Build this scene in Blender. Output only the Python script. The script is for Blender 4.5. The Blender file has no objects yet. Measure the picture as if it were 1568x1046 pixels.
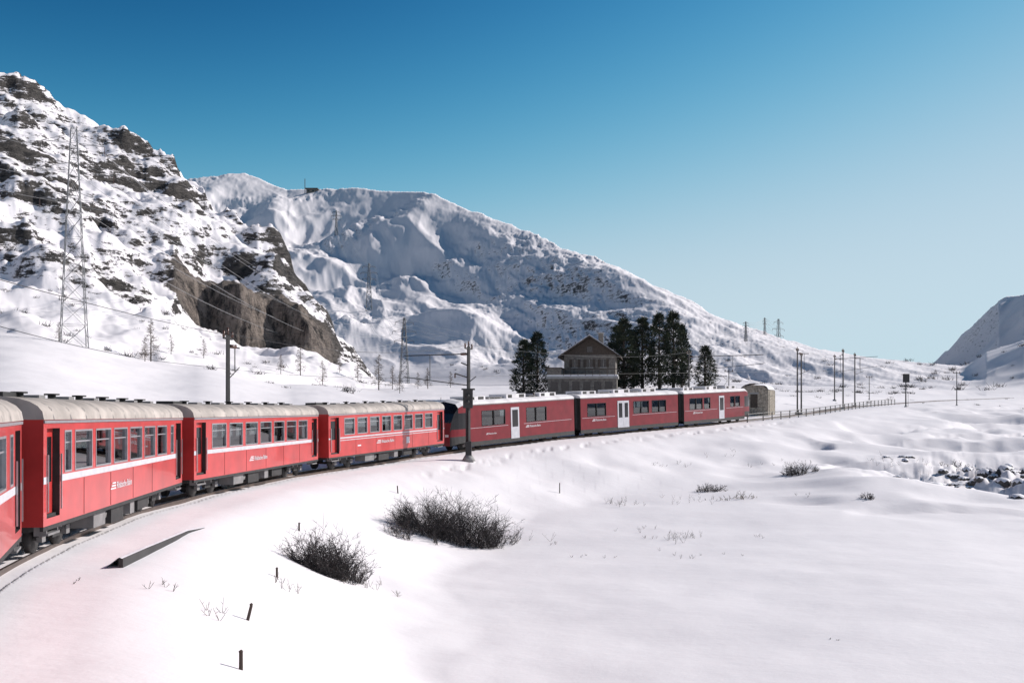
import bpy, math, random
import numpy as np
from mathutils import Vector, Matrix
random.seed(7); np.random.seed(7)
F=1524.0; CX=784.0; HZ=625.0      # survey constants: bearing = (u-CX)/F, elevation = (HZ-v)/F
def el(v,d): return (HZ-v)/F*d
def bx(u,d): return (u-CX)/F*d
scene=bpy.context.scene

# ------------------------------------------------------------ noise
def perlin(x,y,seed=0):
    xi=np.floor(x).astype(np.int64); yi=np.floor(y).astype(np.int64)
    xf=x-xi; yf=y-yi
    def g(ix,iy,dx,dy):
        h=(ix*374761393+iy*668265263+seed*144269531)&0xffffffff
        h=((h^(h>>13))*1274126177)&0xffffffff
        h=h^(h>>16)
        a=h*(2*math.pi/4294967296.0)
        return np.cos(a)*dx+np.sin(a)*dy
    sx=xf*xf*xf*(xf*(xf*6-15)+10); sy=yf*yf*yf*(yf*(yf*6-15)+10)
    a=g(xi,yi,xf,yf); b=g(xi+1,yi,xf-1,yf); c=g(xi,yi+1,xf,yf-1); d=g(xi+1,yi+1,xf-1,yf-1)
    return ((a+(b-a)*sx)+((c+(d-c)*sx)-(a+(b-a)*sx))*sy)*1.4
def fbm(x,y,o=4,seed=0,gain=.5):
    s=0;a=1;
    for i in range(o):
        s=s+a*perlin(x,y,seed+i*17); x=x*2.03+13.1; y=y*2.03+7.7; a*=gain
    return s
def ridged(x,y,o=4,seed=0,gain=.5):
    s=0;a=1
    for i in range(o):
        s=s+a*(1-2*np.abs(perlin(x,y,seed+i*23))); x=x*2.05+3.1; y=y*2.05+9.7; a*=gain
    return s
def sstep(a,b,x):
    t=np.clip((x-a)/(b-a),0,1); return t*t*(3-2*t)

# ------------------------------------------------------------ track
SIDE=[(2.5,-14.0),(-5.0,6.7),(-10.3,20.9),(-10.55,22.4),(-12.4,37.4),(-12.3,38.5),(-10.6,54.4),(-10.2,55.5),(-4.75,69.8),(-4.2,70.9),(5.3,84.2),(5.9,84.9),(16.2,96.9),(16.9,97.6),(26.4,109.8)]
cen=[]
def car_frame(i,j):
    P=Vector(SIDE[i]);Q=Vector(SIDE[j]);d=(Q-P).normalized();L=Vector((-d.y,d.x));return P+L*1.33,Q+L*1.33
for (i,j) in ((0,1),(1,2),(3,4),(5,6),(7,8),(9,10),(11,12),(13,14)):
    a,b=car_frame(i,j)
    cen.append(a*.8+b*.2); cen.append(a*.2+b*.8)
cen=[Vector((14,-45)),Vector((6,-25))]+cen+[Vector((35,123)),Vector((47,143)),Vector((66,172)),Vector((105,225)),Vector((180,320)),Vector((400,560))]
def catmull(pts,n):
    out=[]
    for i in range(1,len(pts)-2):
        p0,p1,p2,p3=pts[i-1:i+3]
        for k in range(n):
            t=k/n
            out.append(.5*((2*p1)+(p2-p0)*t+(2*p0-5*p1+4*p2-p3)*t*t+(3*p1-p0-3*p2+p3)*t**3))
    out.append(pts[-2]); out.append(pts[-1]); return out
trk=catmull(cen,4)
TX=np.array([p.x for p in trk]);TY=np.array([p.y for p in trk])
RZd=[-50,22,38,54,62,70,84,97,110,125,150,200,320,560]
RZz=[-3.45,-3.45,-3.55,-3.55,-3.45,-3.2,-2.5,-1.92,-1.35,-.7,.3,1.6,4,8]
def railz(y): return np.interp(y,RZd,RZz)
def track_sd(x,y):
    best=np.full(x.shape,1e9); sd=np.full(x.shape,1e9); yy=np.zeros(x.shape)
    for i in range(len(TX)-1):
        ax,ay,bx_,by=TX[i],TY[i],TX[i+1],TY[i+1]
        dx,dy=bx_-ax,by-ay; l2=dx*dx+dy*dy
        t=np.clip(((x-ax)*dx+(y-ay)*dy)/l2,0,1)
        px=ax+t*dx;py=ay+t*dy
        d=np.hypot(x-px,y-py); s=np.sign((x-ax)*dy-(y-ay)*dx)
        m=d<best
        best=np.where(m,d,best); sd=np.where(m,d*s,sd); yy=np.where(m,py,yy)
    return sd,yy

# ------------------------------------------------------------ terrain
BLu=[-800,0,300,450,600,784,1000,1250,1568,2400]
BLd=[0,20,40,60,100,150,200,300,500,1200]
BL=np.array([
[-3,-3,-1,2,8,16,24,40,60,60],
[-3.3,-3.3,-2.6,-.5,4.5,11,17,24,30,30],
[-3.3,-3.3,-3,-2.2,1,6,9.5,14,20,20],
[-3.3,-3.3,-3,-2.5,-.2,3,5.2,8,12,12],
[-3,-3,-3,-2.5,-1,1.5,3.6,6.6,11,11],
[-3,-3,-3,-3,-1.5,1.6,3.8,6.5,11,11],
[-3,-3,-3,-3,-2,3.0,4.8,7.5,12,12],
[-3,-3,-3,-3,-2,1.4,2.8,5,9,9],
[-3,-3,-3,-3,-2,-.5,1,3.4,6.5,8],
[-3,-3,-3,-3,-2,-.5,1,3.4,6.5,8]],float)
def bilin(u,d):
    fu=np.interp(u,BLu,np.arange(len(BLu))); fd=np.interp(d,BLd,np.arange(len(BLd)))
    i=np.minimum(fu.astype(int),len(BLu)-2); j=np.minimum(fd.astype(int),len(BLd)-2)
    a=fu-i;b=fd-j; a=a*a*(3-2*a)
    return (BL[i,j]*(1-a)+BL[i+1,j]*a)*(1-b)+(BL[i,j+1]*(1-a)+BL[i+1,j+1]*a)*b
FRd=[-100,0,20,45,62,80,110,150,200,300,500,1200]
FRz=[-6.0,-6.0,-6.1,-6.3,-5.7,-4.9,-3.2,-1.3,.3,3.2,6.3,8]
def layer(u,d,cols,back=.6,front=1.0,smooth=False):
    us=[c[0] for c in cols]; K=len(cols[0][1])
    D=[np.interp(u,us,[c[1][k][0] for c in cols]) for k in range(K)]
    Z=[np.interp(u,us,[el(c[1][k][1],c[1][k][0]) for c in cols]) for k in range(K)]
    z=Z[0]-(D[0]-d)*front
    for k in range(K-1):
        t=(d-D[k])/(D[k+1]-D[k])
        z=np.where(d>=D[k],Z[k]+(Z[k+1]-Z[k])*t,z)
    z=np.where(d>=D[-1],Z[-1]-(d-D[-1])*back,z)
    return z,D,Z
M1=[(-800,[(140,440),(190,380),(215,300),(380,30)]),
(-200,[(150,480),(195,430),(215,340),(350,80)]),
(0,[(155,505),(200,440),(225,370),(340,120)]),
(40,[(155,509),(203,435),(227,365),(338,138)]),
(100,[(158,520),(210,428),(233,366),(335,176)]),
(135,[(160,525),(215,428),(237,372),(333,188)]),
(190,[(165,532),(225,440),(243,390),(328,214)]),
(265,[(170,543),(232,470),(248,400),(320,258)]),
(310,[(174,550),(240,515),(247,450),(315,296)]),
(370,[(180,560),(242,540),(248,462),(305,332)]),
(420,[(186,568),(244,545),(250,462),(298,373)]),
(445,[(190,574),(245,540),(251,478),(294,422)]),
(490,[(200,583),(245,548),(252,508),(286,476)]),
(512,[(206,588),(244,560),(254,544),(282,528)]),
(575,[(216,592),(240,592),(255,592),(276,592)]),
(700,[(216,620),(240,625),(255,630),(276,640)]),
(3000,[(216,720),(240,725),(255,730),(276,740)])]
M2=[(-800,[(700,560),(1100,480),(1700,380),(2400,300)]),
(200,[(700,590),(1100,500),(1700,370),(2300,300)]),
(300,[(700,594),(1100,500),(1650,370),(2300,276)]),
(375,[(680,596),(1060,505),(1600,380),(2300,266)]),
(440,[(640,597),(1000,510),(1500,395),(2050,293)]),
(540,[(580,597),(900,515),(1350,400),(1850,288)]),
(600,[(540,597),(840,515),(1250,405),(1720,293)]),
(650,[(510,597),(790,515),(1160,405),(1600,295)]),
(720,[(460,596),(710,515),(1030,410),(1400,323)]),
(860,[(400,594),(580,530),(780,455),(1050,382)]),
(1000,[(360,594),(480,545),(610,492),(800,443)]),
(1100,[(340,595),(440,560),(530,525),(660,490)]),
(1200,[(330,597),(420,575),(500,550),(600,525)]),
(1300,[(330,600),(430,585),(510,567),(600,547)]),
(1390,[(330,603),(430,594),(510,580),(600,562)]),
(1480,[(340,606),(430,600),(510,592),(600,580)]),
(1568,[(340,610),(430,606),(510,602),(600,598)]),
(3000,[(340,640),(430,640),(510,640),(600,640)])]
M3=[(-800,[(900,700),(1200,700),(1500,700)]),(1340,[(900,640),(1200,640),(1500,640)]),(1400,[(850,600),(1150,590),(1450,582)]),(1430,[(800,598),(1080,578),(1360,556)]),
(1470,[(740,596),(980,560),(1220,516)]),(1500,[(690,592),(900,545),(1120,486)]),(1530,[(640,585),(840,525),(1040,459)]),(1568,[(600,580),(780,515),(940,450)]),(1700,[(600,560),(740,500),(900,410)]),(3000,[(600,520),(800,450),(1150,330)])]
M4=[(-800,[(500,700),(600,700),(700,700)]),(1300,[(430,640),(560,640),(700,640)]),(1385,[(400,615),(520,610),(680,604)]),(1440,[(380,611),(480,603),(620,588)]),(1475,[(350,610),(440,596),(550,562)]),
(1510,[(330,610),(410,588),(500,542)]),(1568,[(330,609),(390,580),(460,524)]),(1700,[(300,600),(360,560),(430,490)]),(3000,[(300,590),(400,500),(500,400)])]
def smax(a,b,k):
    h=np.clip(.5+.5*(a-b)/k,0,1); return b+(a-b)*h+k*h*(1-h)

def terrain(x,y,full=False):
    x=np.asarray(x,float);y=np.asarray(y,float)
    th=np.arctan2(x,y); r=np.hypot(x,y)
    tc=np.clip(th,-.87,.87); d=r*np.maximum(np.cos(th),.645)
    u=CX+F*np.tan(tc)
    yy=np.array(y)
    m=r<800
    s_,y_=track_sd(x[m],y[m]); 
    sd=np.where(x>y*.72,500.,-500.)
    sd[m]=s_; yy[m]=y_
    rz=railz(yy)
    n20=fbm(x/22,y/22,3,5); n5=fbm(x/5,y/5,3,9)
    right=np.interp(y,FRd,FRz)+.42*n20*sstep(10,40,sd)+.04*n5+.08*fbm(x/9+.4*n20,y/4.5,2,63)
    rough=sstep(12,24,x)*sstep(50,64,y)*(1-sstep(150,200,y))
    right=right+rough*(.85*fbm(x/14,y/9,3,31)+.6*sstep(.3,.75,ridged(x/16,y/9,2,41)))
    gx=x-(36+ (y-76)*.35); gully=np.exp(-(gx/6.5)**2-((y-76)/7.0)**2)
    right=right-gully*(.7+.7*ridged(x/2.4,y/2.4,3,55))
    left=bilin(u,d)+.5*fbm(x/30,y/30,3,71)*sstep(3,25,-sd)+.08*n5
    W=np.interp(yy,[0,20,40,60,80,120,300],[9.,8.5,8.5,10.,15.,17.,25.])
    br=sstep(0,1,(sd-2.9)/(W*(1+.22*fbm(x/9,y/9,2,77))))
    shoulder=rz-.07+.04*n5
    R=shoulder*(1-br)+right*br
    R=R+.09*fbm(x/3.2,y/3.2,2,66)*sstep(4,7,sd)*(1-sstep(9,16,sd))
    foot=np.exp(-((sd-5.2)/.5)**2)*sstep(55,62,y)*(1-sstep(105,115,y))
    R=R-foot*.16*sstep(0,.4,perlin(x/.9,y/.9,88))
    bl=sstep(3,14,-sd)
    Lf=(rz-.10+.05*n5)*(1-bl)+left*bl
    z=np.where(sd>0,R,Lf)
    z=z-.05*(np.abs(sd)<1.0)
    base=z
    rock=np.zeros(x.shape); brown=np.zeros(x.shape)
    # --- M1 craggy spur
    wu=u+18*fbm(x/38,y/38,3,101)+5*fbm(x/9,y/9,3,111,.6); wd=d+9*fbm(x/30,y/30,3,121)+1.6*fbm(x/7,y/7,3,131,.6)
    z1,D1,Z1=layer(wu,wd,M1,back=.7)
    up=sstep(0,1,(wd-D1[0])/(D1[1]-D1[0]+1e-6))
    # strata dipping to the lower right: terraces in (height + along-slope) space
    dip=(z1+.55*x*0.75+6*fbm(x/45,y/45,3,171))/9.5
    ter=dip-np.floor(dip); ter=sstep(.45,.85,ter)-ter
    qx=(x*.8+d*.35); qy=(d*.8-x*.35)
    rib=ridged(qx/42,qy/20,4,141,.55)
    z1=z1+up*(3.6*(rib-.6)+2.6*ter+.8*ridged(x/11,y/11,3,151)-1)
    zz=smax(z1,base,2.5)
    on1=sstep(-.5,1.5,z1-base)*(d<420)*(d>140)
    cliff=sstep(-3,2,(wd-D1[1]))*(1-sstep(D1[2]-1,D1[2]+6,wd))*sstep(235,300,u)*sstep(530,480,u)
    rock=np.where(on1>0,on1*np.clip(.15+up*.60+.36*fbm(x/36,y/36,2,161)+cliff*.8,0,1.15),rock)
    brown=on1*cliff
    z=np.where(d<500,zz,base)
    # --- M2 broad snow shoulder
    z2,D2,Z2=layer(u,d,M2,back=.5,front=.5)
    f=np.clip((d-D2[0])/(D2[-1]-D2[0]),0,1.2); am=sstep(0,.25,f)*(1-.85*sstep(.7,1.0,f))
    sx=-x*.27+y*.96; sp=x*.96+y*.27
    wv=perlin(x/210,y/260,8)
    big=fbm(sx/430+.3*wv,sp/150+.35*wv,2,225,.35)
    md=ridged(sx/190+.3*wv,sp/60,2,235,.4)
    scale=np.interp(u,[300,700,1000,1400],[1.2,1,.5,.25])
    z2=z2+am*scale*(38*big+6*md)
    lower=sstep(640,860,u)*.8+sstep(.05,.5,fbm(x/200,y/200,2,251))*.5
    z2=z2+sstep(0,.2,f)*scale*(.25+lower)*(2.2*ridged(sx/70,sp/20,4,241,.6))
    zz=smax(z2,z,6)
    on2=sstep(-1,4,z2-z)*(d>300)
    rock=np.where(on2>.5,.56+.16*fbm(x/190,y/190,2,261)+.27*lower,rock)
    z=np.where(d>300,zz,z)
    for (MM,sc,sd_,rk) in ((M4,4.,301,.55),(M3,7.,351,.48)):
        z3,D3,Z3=layer(u,d,MM,back=.5,front=.5)
        f=np.clip((d-D3[0])/(D3[-1]-D3[0]),0,1.2)
        z3=z3+sstep(0,.3,f)*(1-.6*sstep(.8,1,f))*sc*(ridged(x/110,y/110,3,sd_)-.5)
        on3=(z3>z)
        z=np.where(d>310,smax(z3,z,3),z)
        rock=np.where(on3&(d>310),rk,rock)
    rock=np.maximum(rock,gully*.80*(sd>8))
    z=np.where(r>2900,20,z)
    if full: return z,rock,brown
    return z
def tz(x,y): return float(terrain(np.array([x]),np.array([y]))[0])

# ------------------------------------------------------------ materials
def mat(name,col,rough=.6,metal=0,spec=.5,noise=None,bump=None,coat=0):
    m=bpy.data.materials.new(name);m.use_nodes=True;nt=m.node_tree;b=nt.nodes['Principled BSDF']
    b.inputs['Base Color'].default_value=(*col,1);b.inputs['Roughness'].default_value=rough;b.inputs['Metallic'].default_value=metal
    b.inputs['Specular IOR Level'].default_value=spec; b.inputs['Coat Weight'].default_value=coat
    tc=nt.nodes.new('ShaderNodeTexCoord')
    if noise:
        sc,amt=noise
        n=nt.nodes.new('ShaderNodeTexNoise');n.inputs['Scale'].default_value=sc;n.inputs['Detail'].default_value=5
        nt.links.new(tc.outputs['Object'],n.inputs['Vector'])
        mr=nt.nodes.new('ShaderNodeMapRange');mr.inputs['From Min'].default_value=.3;mr.inputs['From Max'].default_value=.7
        mr.inputs['To Min'].default_value=1-amt;mr.inputs['To Max'].default_value=1+amt
        nt.links.new(n.outputs['Fac'],mr.inputs['Value'])
        mx=nt.nodes.new('ShaderNodeVectorMath');mx.operation='SCALE';mx.inputs[0].default_value=col
        nt.links.new(mr.outputs[0],mx.inputs['Scale']);nt.links.new(mx.outputs[0],b.inputs['Base Color'])
    if bump:
        sc,st,di=bump
        n=nt.nodes.new('ShaderNodeTexNoise');n.inputs['Scale'].default_value=sc;n.inputs['Detail'].default_value=5
        nt.links.new(tc.outputs['Object'],n.inputs['Vector'])
        bp=nt.nodes.new('ShaderNodeBump');bp.inputs['Strength'].default_value=st;bp.inputs['Distance'].default_value=di
        nt.links.new(n.outputs['Fac'],bp.inputs['Height']);nt.links.new(bp.outputs[0],b.inputs['Normal'])
    return m
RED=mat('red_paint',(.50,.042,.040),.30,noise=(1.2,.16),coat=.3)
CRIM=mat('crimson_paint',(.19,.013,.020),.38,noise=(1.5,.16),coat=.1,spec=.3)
SILV=mat('silver_stripe',(.55,.54,.57),.4,noise=(3,.1))
ALU=mat('aluminium',(.42,.42,.44),.35,.6,noise=(4,.1))
ROOF=mat('roof_beige',(.40,.35,.315),.7,noise=(1.2,.35))
ROOFW=mat('roof_snow_dust',(.70,.67,.68),.8,noise=(.9,.2))
DARK=mat('underframe',(.03,.028,.028),.7,noise=(3,.3))
GREY=mat('grey_box',(.20,.19,.19),.6,noise=(3,.2))
BLACKG=mat('black_panel',(.012,.012,.014),.12,noise=(3,.1))
SEAT=mat('seat_fabric',(.10,.03,.04),.9,noise=(8,.2))
WALLI=mat('interior_panel',(.38,.36,.33),.7,noise=(2,.1))
WHITE=mat('white_letter',(.7,.68,.7),.5,noise=(2,.05))
STEEL=mat('galvanised_steel',(.17,.175,.18),.6,.2,noise=(1,.2))
WIREM=mat('aluminium_conductor',(.42,.42,.42),.5,.2,noise=(1,.1))
MAST=mat('mast_dark',(.035,.033,.033),.6,noise=(1,.3))
CONC=mat('concrete',(.30,.29,.28),.85,noise=(2,.2),bump=(8,.4,.05))
WOOD=mat('dark_wood',(.06,.045,.035),.8,noise=(4,.3),bump=(12,.4,.03))
STONE=mat('stone_wall',(.15,.135,.12),.9,noise=(3,.4),bump=(5,.8,.1))
HUT=mat('hut_stone',(.30,.26,.21),.9,noise=(4,.5),bump=(4,1,.15))
TWIG=mat('twig_bark',(.055,.048,.047),.9,noise=(3,.3))
GRASS=mat('dry_grass_mat',(.16,.12,.08),.9,noise=(3,.3))
NEED=mat('pine_needles',(.020,.030,.019),.8,noise=(.8,.5))
NEED2=mat('pine_needles_light',(.048,.058,.030),.8,noise=(.8,.5))
BARK=mat('bark',(.07,.05,.04),.9,noise=(3,.3),bump=(8,.5,.05))
LARCH=mat('larch_twigs',(.10,.075,.055),.9,noise=(2,.3))
RAILM=mat('rail_steel',(.16,.12,.10),.35,.8,noise=(2,.2))
INS=mat('insulator',(.10,.05,.035),.3,noise=(2,.2))
SNOWP=mat('snow_patch',(.86,.83,.86),.7,noise=(.6,.04),bump=(3,.4,.1))
def glass():
    m=bpy.data.materials.new('tinted_glass');m.use_nodes=True;nt=m.node_tree;nt.nodes.clear()
    o=nt.nodes.new('ShaderNodeOutputMaterial');t=nt.nodes.new('ShaderNodeBsdfTransparent');t.inputs[0].default_value=(.42,.46,.46,1)
    g=nt.nodes.new('ShaderNodeBsdfGlossy');g.inputs['Roughness'].default_value=.02;g.inputs[0].default_value=(.95,.97,1,1)
    n=nt.nodes.new('ShaderNodeTexNoise');n.inputs['Scale'].default_value=.5
    fr=nt.nodes.new('ShaderNodeFresnel');fr.inputs['IOR'].default_value=1.55
    a=nt.nodes.new('ShaderNodeMath');a.operation='MULTIPLY_ADD';a.inputs[1].default_value=.10
    nt.links.new(n.outputs['Fac'],a.inputs[0]);nt.links.new(fr.outputs[0],a.inputs[2])
    mx=nt.nodes.new('ShaderNodeMixShader');nt.links.new(a.outputs[0],mx.inputs[0]);nt.links.new(t.outputs[0],mx.inputs[1]);nt.links.new(g.outputs[0],mx.inputs[2])
    nt.links.new(mx.outputs[0],o.inputs[0]);return m
GLASS=glass()

def snow_terrain():
    m=bpy.data.materials.new('snow_and_rock');m.use_nodes=True;nt=m.node_tree;N=nt.nodes;L=nt.links;b=N['Principled BSDF']
    tc=N.new('ShaderNodeTexCoord');geo=N.new('ShaderNodeNewGeometry');sep=N.new('ShaderNodeSeparateXYZ');L.new(geo.outputs['Normal'],sep.inputs[0])
    def noise(sc,det=6,ro=.6,st=None):
        n=N.new('ShaderNodeTexNoise');n.inputs['Scale'].default_value=sc;n.inputs['Detail'].default_value=det;n.inputs['Roughness'].default_value=ro
        if st:
            mp=N.new('ShaderNodeMapping');mp.inputs['Scale'].default_value=st[0];mp.inputs['Rotation'].default_value=st[1];L.new(tc.outputs['Object'],mp.inputs[0]);L.new(mp.outputs[0],n.inputs['Vector'])
        else: L.new(tc.outputs['Object'],n.inputs['Vector'])
        return n.outputs['Fac']
    def mth(op,a,b_=None,c=None,cl=False):
        n=N.new('ShaderNodeMath');n.operation=op;n.use_clamp=cl
        for i,v in enumerate((a,b_,c)):
            if v is None: continue
            if hasattr(v,'links'): L.new(v,n.inputs[i])
            else: n.inputs[i].default_value=v
        return n.outputs[0]
    at=N.new('ShaderNodeAttribute');at.attribute_name='rockiness';ab=N.new('ShaderNodeAttribute');ab.attribute_name='brown'
    n1=noise(.14,9,.78,((1,1,4.0),(.15,.55,0)));n2=noise(.8,5,.75)
    s=mth('MULTIPLY',mth('SUBTRACT',.70,sep.outputs[2]),7.0)
    q=mth('MULTIPLY_ADD',mth('SUBTRACT',n1,.5),12.5,s)
    q=mth('MULTIPLY_ADD',mth('SUBTRACT',n2,.5),5,q)
    q=mth('MULTIPLY_ADD',mth('SUBTRACT',at.outputs['Fac'],.82),6.0,q)
    q=mth('MULTIPLY_ADD',ab.outputs['Fac'],1.0,q)
    fac=mth('MULTIPLY',mth('ADD',q,0.0),1.8,cl=True)
    gate=mth('GREATER_THAN',at.outputs['Fac'],.05)
    fac=mth('MULTIPLY',fac,gate)
    rn=noise(.35,8,.78,((1,1,3.5),(.2,.5,0)))
    cr=N.new('ShaderNodeValToRGB');e=cr.color_ramp.elements;e[0].position=.38;e[0].color=(.025,.024,.026,1);e[1].position=.66;e[1].color=(.20,.18,.165,1);L.new(rn,cr.inputs[0])
    cb=N.new('ShaderNodeValToRGB');e=cb.color_ramp.elements;e[0].position=.40;e[0].color=(.04,.035,.034,1);e[1].position=.56;e[1].color=(.50,.41,.35,1);L.new(noise(.22,9,.8,((2.2,2.2,.6),(0,0,0))),cb.inputs[0])
    mb=N.new('ShaderNodeMix');mb.data_type='RGBA';L.new(mth('MULTIPLY',ab.outputs['Fac'],.8),mb.inputs[0]);L.new(cr.outputs[0],mb.inputs[6]);L.new(cb.outputs[0],mb.inputs[7])
    sn=N.new('ShaderNodeValToRGB');e=sn.color_ramp.elements;e[0].color=(.86,.81,.825,1);e[1].color=(.92,.875,.89,1);L.new(noise(.2,3),sn.inputs[0])
    mx=N.new('ShaderNodeMix');mx.data_type='RGBA';L.new(fac,mx.inputs[0]);L.new(sn.outputs[0],mx.inputs[6]);L.new(mb.outputs[2],mx.inputs[7]);L.new(mx.outputs[2],b.inputs['Base Color'])
    b.inputs['Roughness'].default_value=.75;b.inputs['Specular IOR Level'].default_value=.2
    b1=N.new('ShaderNodeBump');b1.inputs['Strength'].default_value=.34;b1.inputs['Distance'].default_value=.10;L.new(noise(.8,8,.62,((1,1.4,1),(0,0,.4))),b1.inputs['Height'])
    b2=N.new('ShaderNodeBump');L.new(mth('MULTIPLY',fac,1.0),b2.inputs['Strength']);b2.inputs['Distance'].default_value=2.4;L.new(rn,b2.inputs['Height']);L.new(b1.outputs[0],b2.inputs['Normal'])
    L.new(b2.outputs[0],b.inputs['Normal'])
    return m
TERR=snow_terrain()

# ------------------------------------------------------------ terrain mesh
def build_terrain():
    th=np.concatenate([np.linspace(-math.pi,-.62,46,endpoint=False),np.linspace(-.62,-.515,24,endpoint=False),np.linspace(-.515,.515,1080,endpoint=False),np.linspace(.515,.62,24,endpoint=False),np.linspace(.62,math.pi,46,endpoint=False)])
    r=np.concatenate([np.linspace(.6,8,10,endpoint=False),np.geomspace(8,150,300,endpoint=False),np.linspace(150,345,230,endpoint=False),np.geomspace(345,2500,350,endpoint=False),np.geomspace(2500,9000,10)])
    nt_,nr=len(th),len(r)
    T,R=np.meshgrid(th,r)
    X=(R*np.sin(T)).ravel();Y=(R*np.cos(T)).ravel()
    Z,K,B=terrain(X,Y,True)
    co=np.stack([X,Y,Z],1).astype(np.float32)
    i=np.arange(nr-1)[:,None]*nt_; j=np.arange(nt_)[None,:]; j2=(j+1)%nt_
    q=np.stack([i+j,i+nt_+j,i+nt_+j2,i+j2],-1).reshape(-1,4)[:, ::-1]
    me=bpy.data.meshes.new('snow_terrain')
    me.vertices.add(len(co));me.vertices.foreach_set('co',co.ravel())
    me.loops.add(q.size);me.loops.foreach_set('vertex_index',q.ravel().astype(np.int32))
    me.polygons.add(len(q));me.polygons.foreach_set('loop_start',(np.arange(len(q))*4).astype(np.int32))
    me.update(calc_edges=True)
    me.polygons.foreach_set('use_smooth',np.ones(len(q),bool))
    for n,v in (('rockiness',K),('brown',B)):
        a=me.attributes.new(n,'FLOAT','POINT');a.data.foreach_set('value',v.astype(np.float32))
    me.materials.append(TERR)
    if me.polygons[5000].normal.z<0: me.flip_normals()
    o=bpy.data.objects.new('snow_terrain',me);scene.collection.objects.link(o)
build_terrain()

# ------------------------------------------------------------ mesh builder
class MB:
    def __init__(s): s.v=[];s.f=[];s.m=[];s.mats=[];s.sm=[]
    def mi(s,m):
        if m not in s.mats:s.mats.append(m)
        return s.mats.index(m)
    def add(s,vs,fs,m,smooth=False):
        o=len(s.v);s.v+= [tuple(v) for v in vs];k=s.mi(m)
        for f in fs: s.f.append([i+o for i in f]);s.m.append(k);s.sm.append(smooth)
    def box(s,x0,x1,y0,y1,z0,z1,m):
        s.add([(x0,y0,z0),(x1,y0,z0),(x1,y1,z0),(x0,y1,z0),(x0,y0,z1),(x1,y0,z1),(x1,y1,z1),(x0,y1,z1)],
              [(0,3,2,1),(4,5,6,7),(0,1,5,4),(1,2,6,5),(2,3,7,6),(3,0,4,7)],m)
    def beam(s,p,q,r,m,n=4,r2=None):
        p=Vector(p);q=Vector(q);d=q-p
        if d.length<1e-6:return
        d.normalize();a=d.orthogonal().normalized();b=d.cross(a);r2=r if r2 is None else r2
        vs=[];
        for k in range(n):
            t=2*math.pi*(k+.5)/n;o=a*math.cos(t)+b*math.sin(t);vs+= [p+o*r,q+o*r2]
        fs=[(2*k,2*((k+1)%n),2*((k+1)%n)+1,2*k+1) for k in range(n)]
        if n>3: fs+= [tuple(2*k for k in range(n))[::-1],tuple(2*k+1 for k in range(n))]
        s.add(vs,fs,m,n>6)
    def obj(s,name,parent=None,link=True):
        me=bpy.data.meshes.new(name);me.from_pydata(s.v,[],s.f)
        for m in s.mats:me.materials.append(m)
        me.polygons.foreach_set('material_index',s.m);me.polygons.foreach_set('use_smooth',s.sm);me.update()
        o=bpy.data.objects.new(name,me);scene.collection.objects.link(o)
        if parent:o.parent=parent
        return o
def empty(name,loc=(0,0,0),rz=0):
    o=bpy.data.objects.new(name,None);o.empty_display_size=.5;o.location=loc;o.rotation_euler=(0,0,rz);scene.collection.objects.link(o);return o

# ------------------------------------------------------------ carriages
HW=1.33
def wall(mb,L0,L1,y,z0,z1,holes,m,gm=GLASS,fr=ALU,depth=.06):
    xs=sorted({L0,L1}|{h[0] for h in holes}|{h[1] for h in holes});zs=sorted({z0,z1}|{h[2] for h in holes}|{h[3] for h in holes})
    sgn=1 if y>0 else -1; yi=y-sgn*depth
    for a,b in zip(xs,xs[1:]):
        for c,d in zip(zs,zs[1:]):
            if any(h[0]<=a+1e-6 and h[1]>=b-1e-6 and h[2]<=c+1e-6 and h[3]>=d-1e-6 for h in holes):continue
            mb.add([(a,y,c),(b,y,c),(b,y,d),(a,y,d)],[(0,1,2,3)],m)
    for a,b,c,d in holes:
        mb.add([(a,y,c),(b,y,c),(b,y,d),(a,y,d),(a,yi,c),(b,yi,c),(b,yi,d),(a,yi,d)],[(0,1,5,4),(1,2,6,5),(2,3,7,6),(3,0,4,7)],fr)
        mb.add([(a,yi,c),(b,yi,c),(b,yi,d),(a,yi,d)],[(0,1,2,3)],gm)
        t=.045;yo=y+sgn*.012
        ya,yb=sorted((y+sgn*.001,yo))
        mb.box(a-t,a,ya,yb,c-t,d+t,fr);mb.box(b,b+t,ya,yb,c-t,d+t,fr)
        mb.box(a,b,ya,yb,c-t,c,fr);mb.box(a,b,ya,yb,d,d+t,fr)
def roofshell(mb,x0,x1,z0,rise,w,m,n=12,over=.03):
    pr=[]
    for k in range(n+1):
        a=math.pi*k/n;pr.append(((w+over)*math.copysign(abs(math.cos(a))**.75,math.cos(a)),z0+rise*math.sin(a)**.8))
    vs=[(x0,*p) for p in pr]+[(x1,*p) for p in pr];k=n+1
    mb.add(vs,[(i,i+1,i+1+k,i+k) for i in range(n)],m,True)
    mb.add(vs,[tuple(range(k)),tuple(range(k,2*k))[::-1],(0,n,n+k,k)],m)
def bogie(mb,xc,wb=1.8):
    for sx in (-wb/2,wb/2):
        for sy in (-.55,.55):
            mb.beam((xc+sx,sy-.07,.37),(xc+sx,sy+.07,.37),.37,DARK,18)
        mb.beam((xc+sx,-.8,.37),(xc+sx,.8,.37),.07,DARK,8)
        for sy in (-.85,.72): mb.box(xc+sx-.13,xc+sx+.13,sy,sy+.13,.27,.5,GREY)
    for sy in (-.82,.74): 
        mb.box(xc-wb/2-.35,xc+wb/2+.35,sy,sy+.08,.42,.56,DARK)
        mb.box(xc-.28,xc+.28,sy-.03,sy+.1,.3,.75,DARK)
        for sx in (-.35,.35): mb.beam((xc+sx,sy+.02,.5),(xc+sx,sy+.02,.8),.07,GREY,8)
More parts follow.
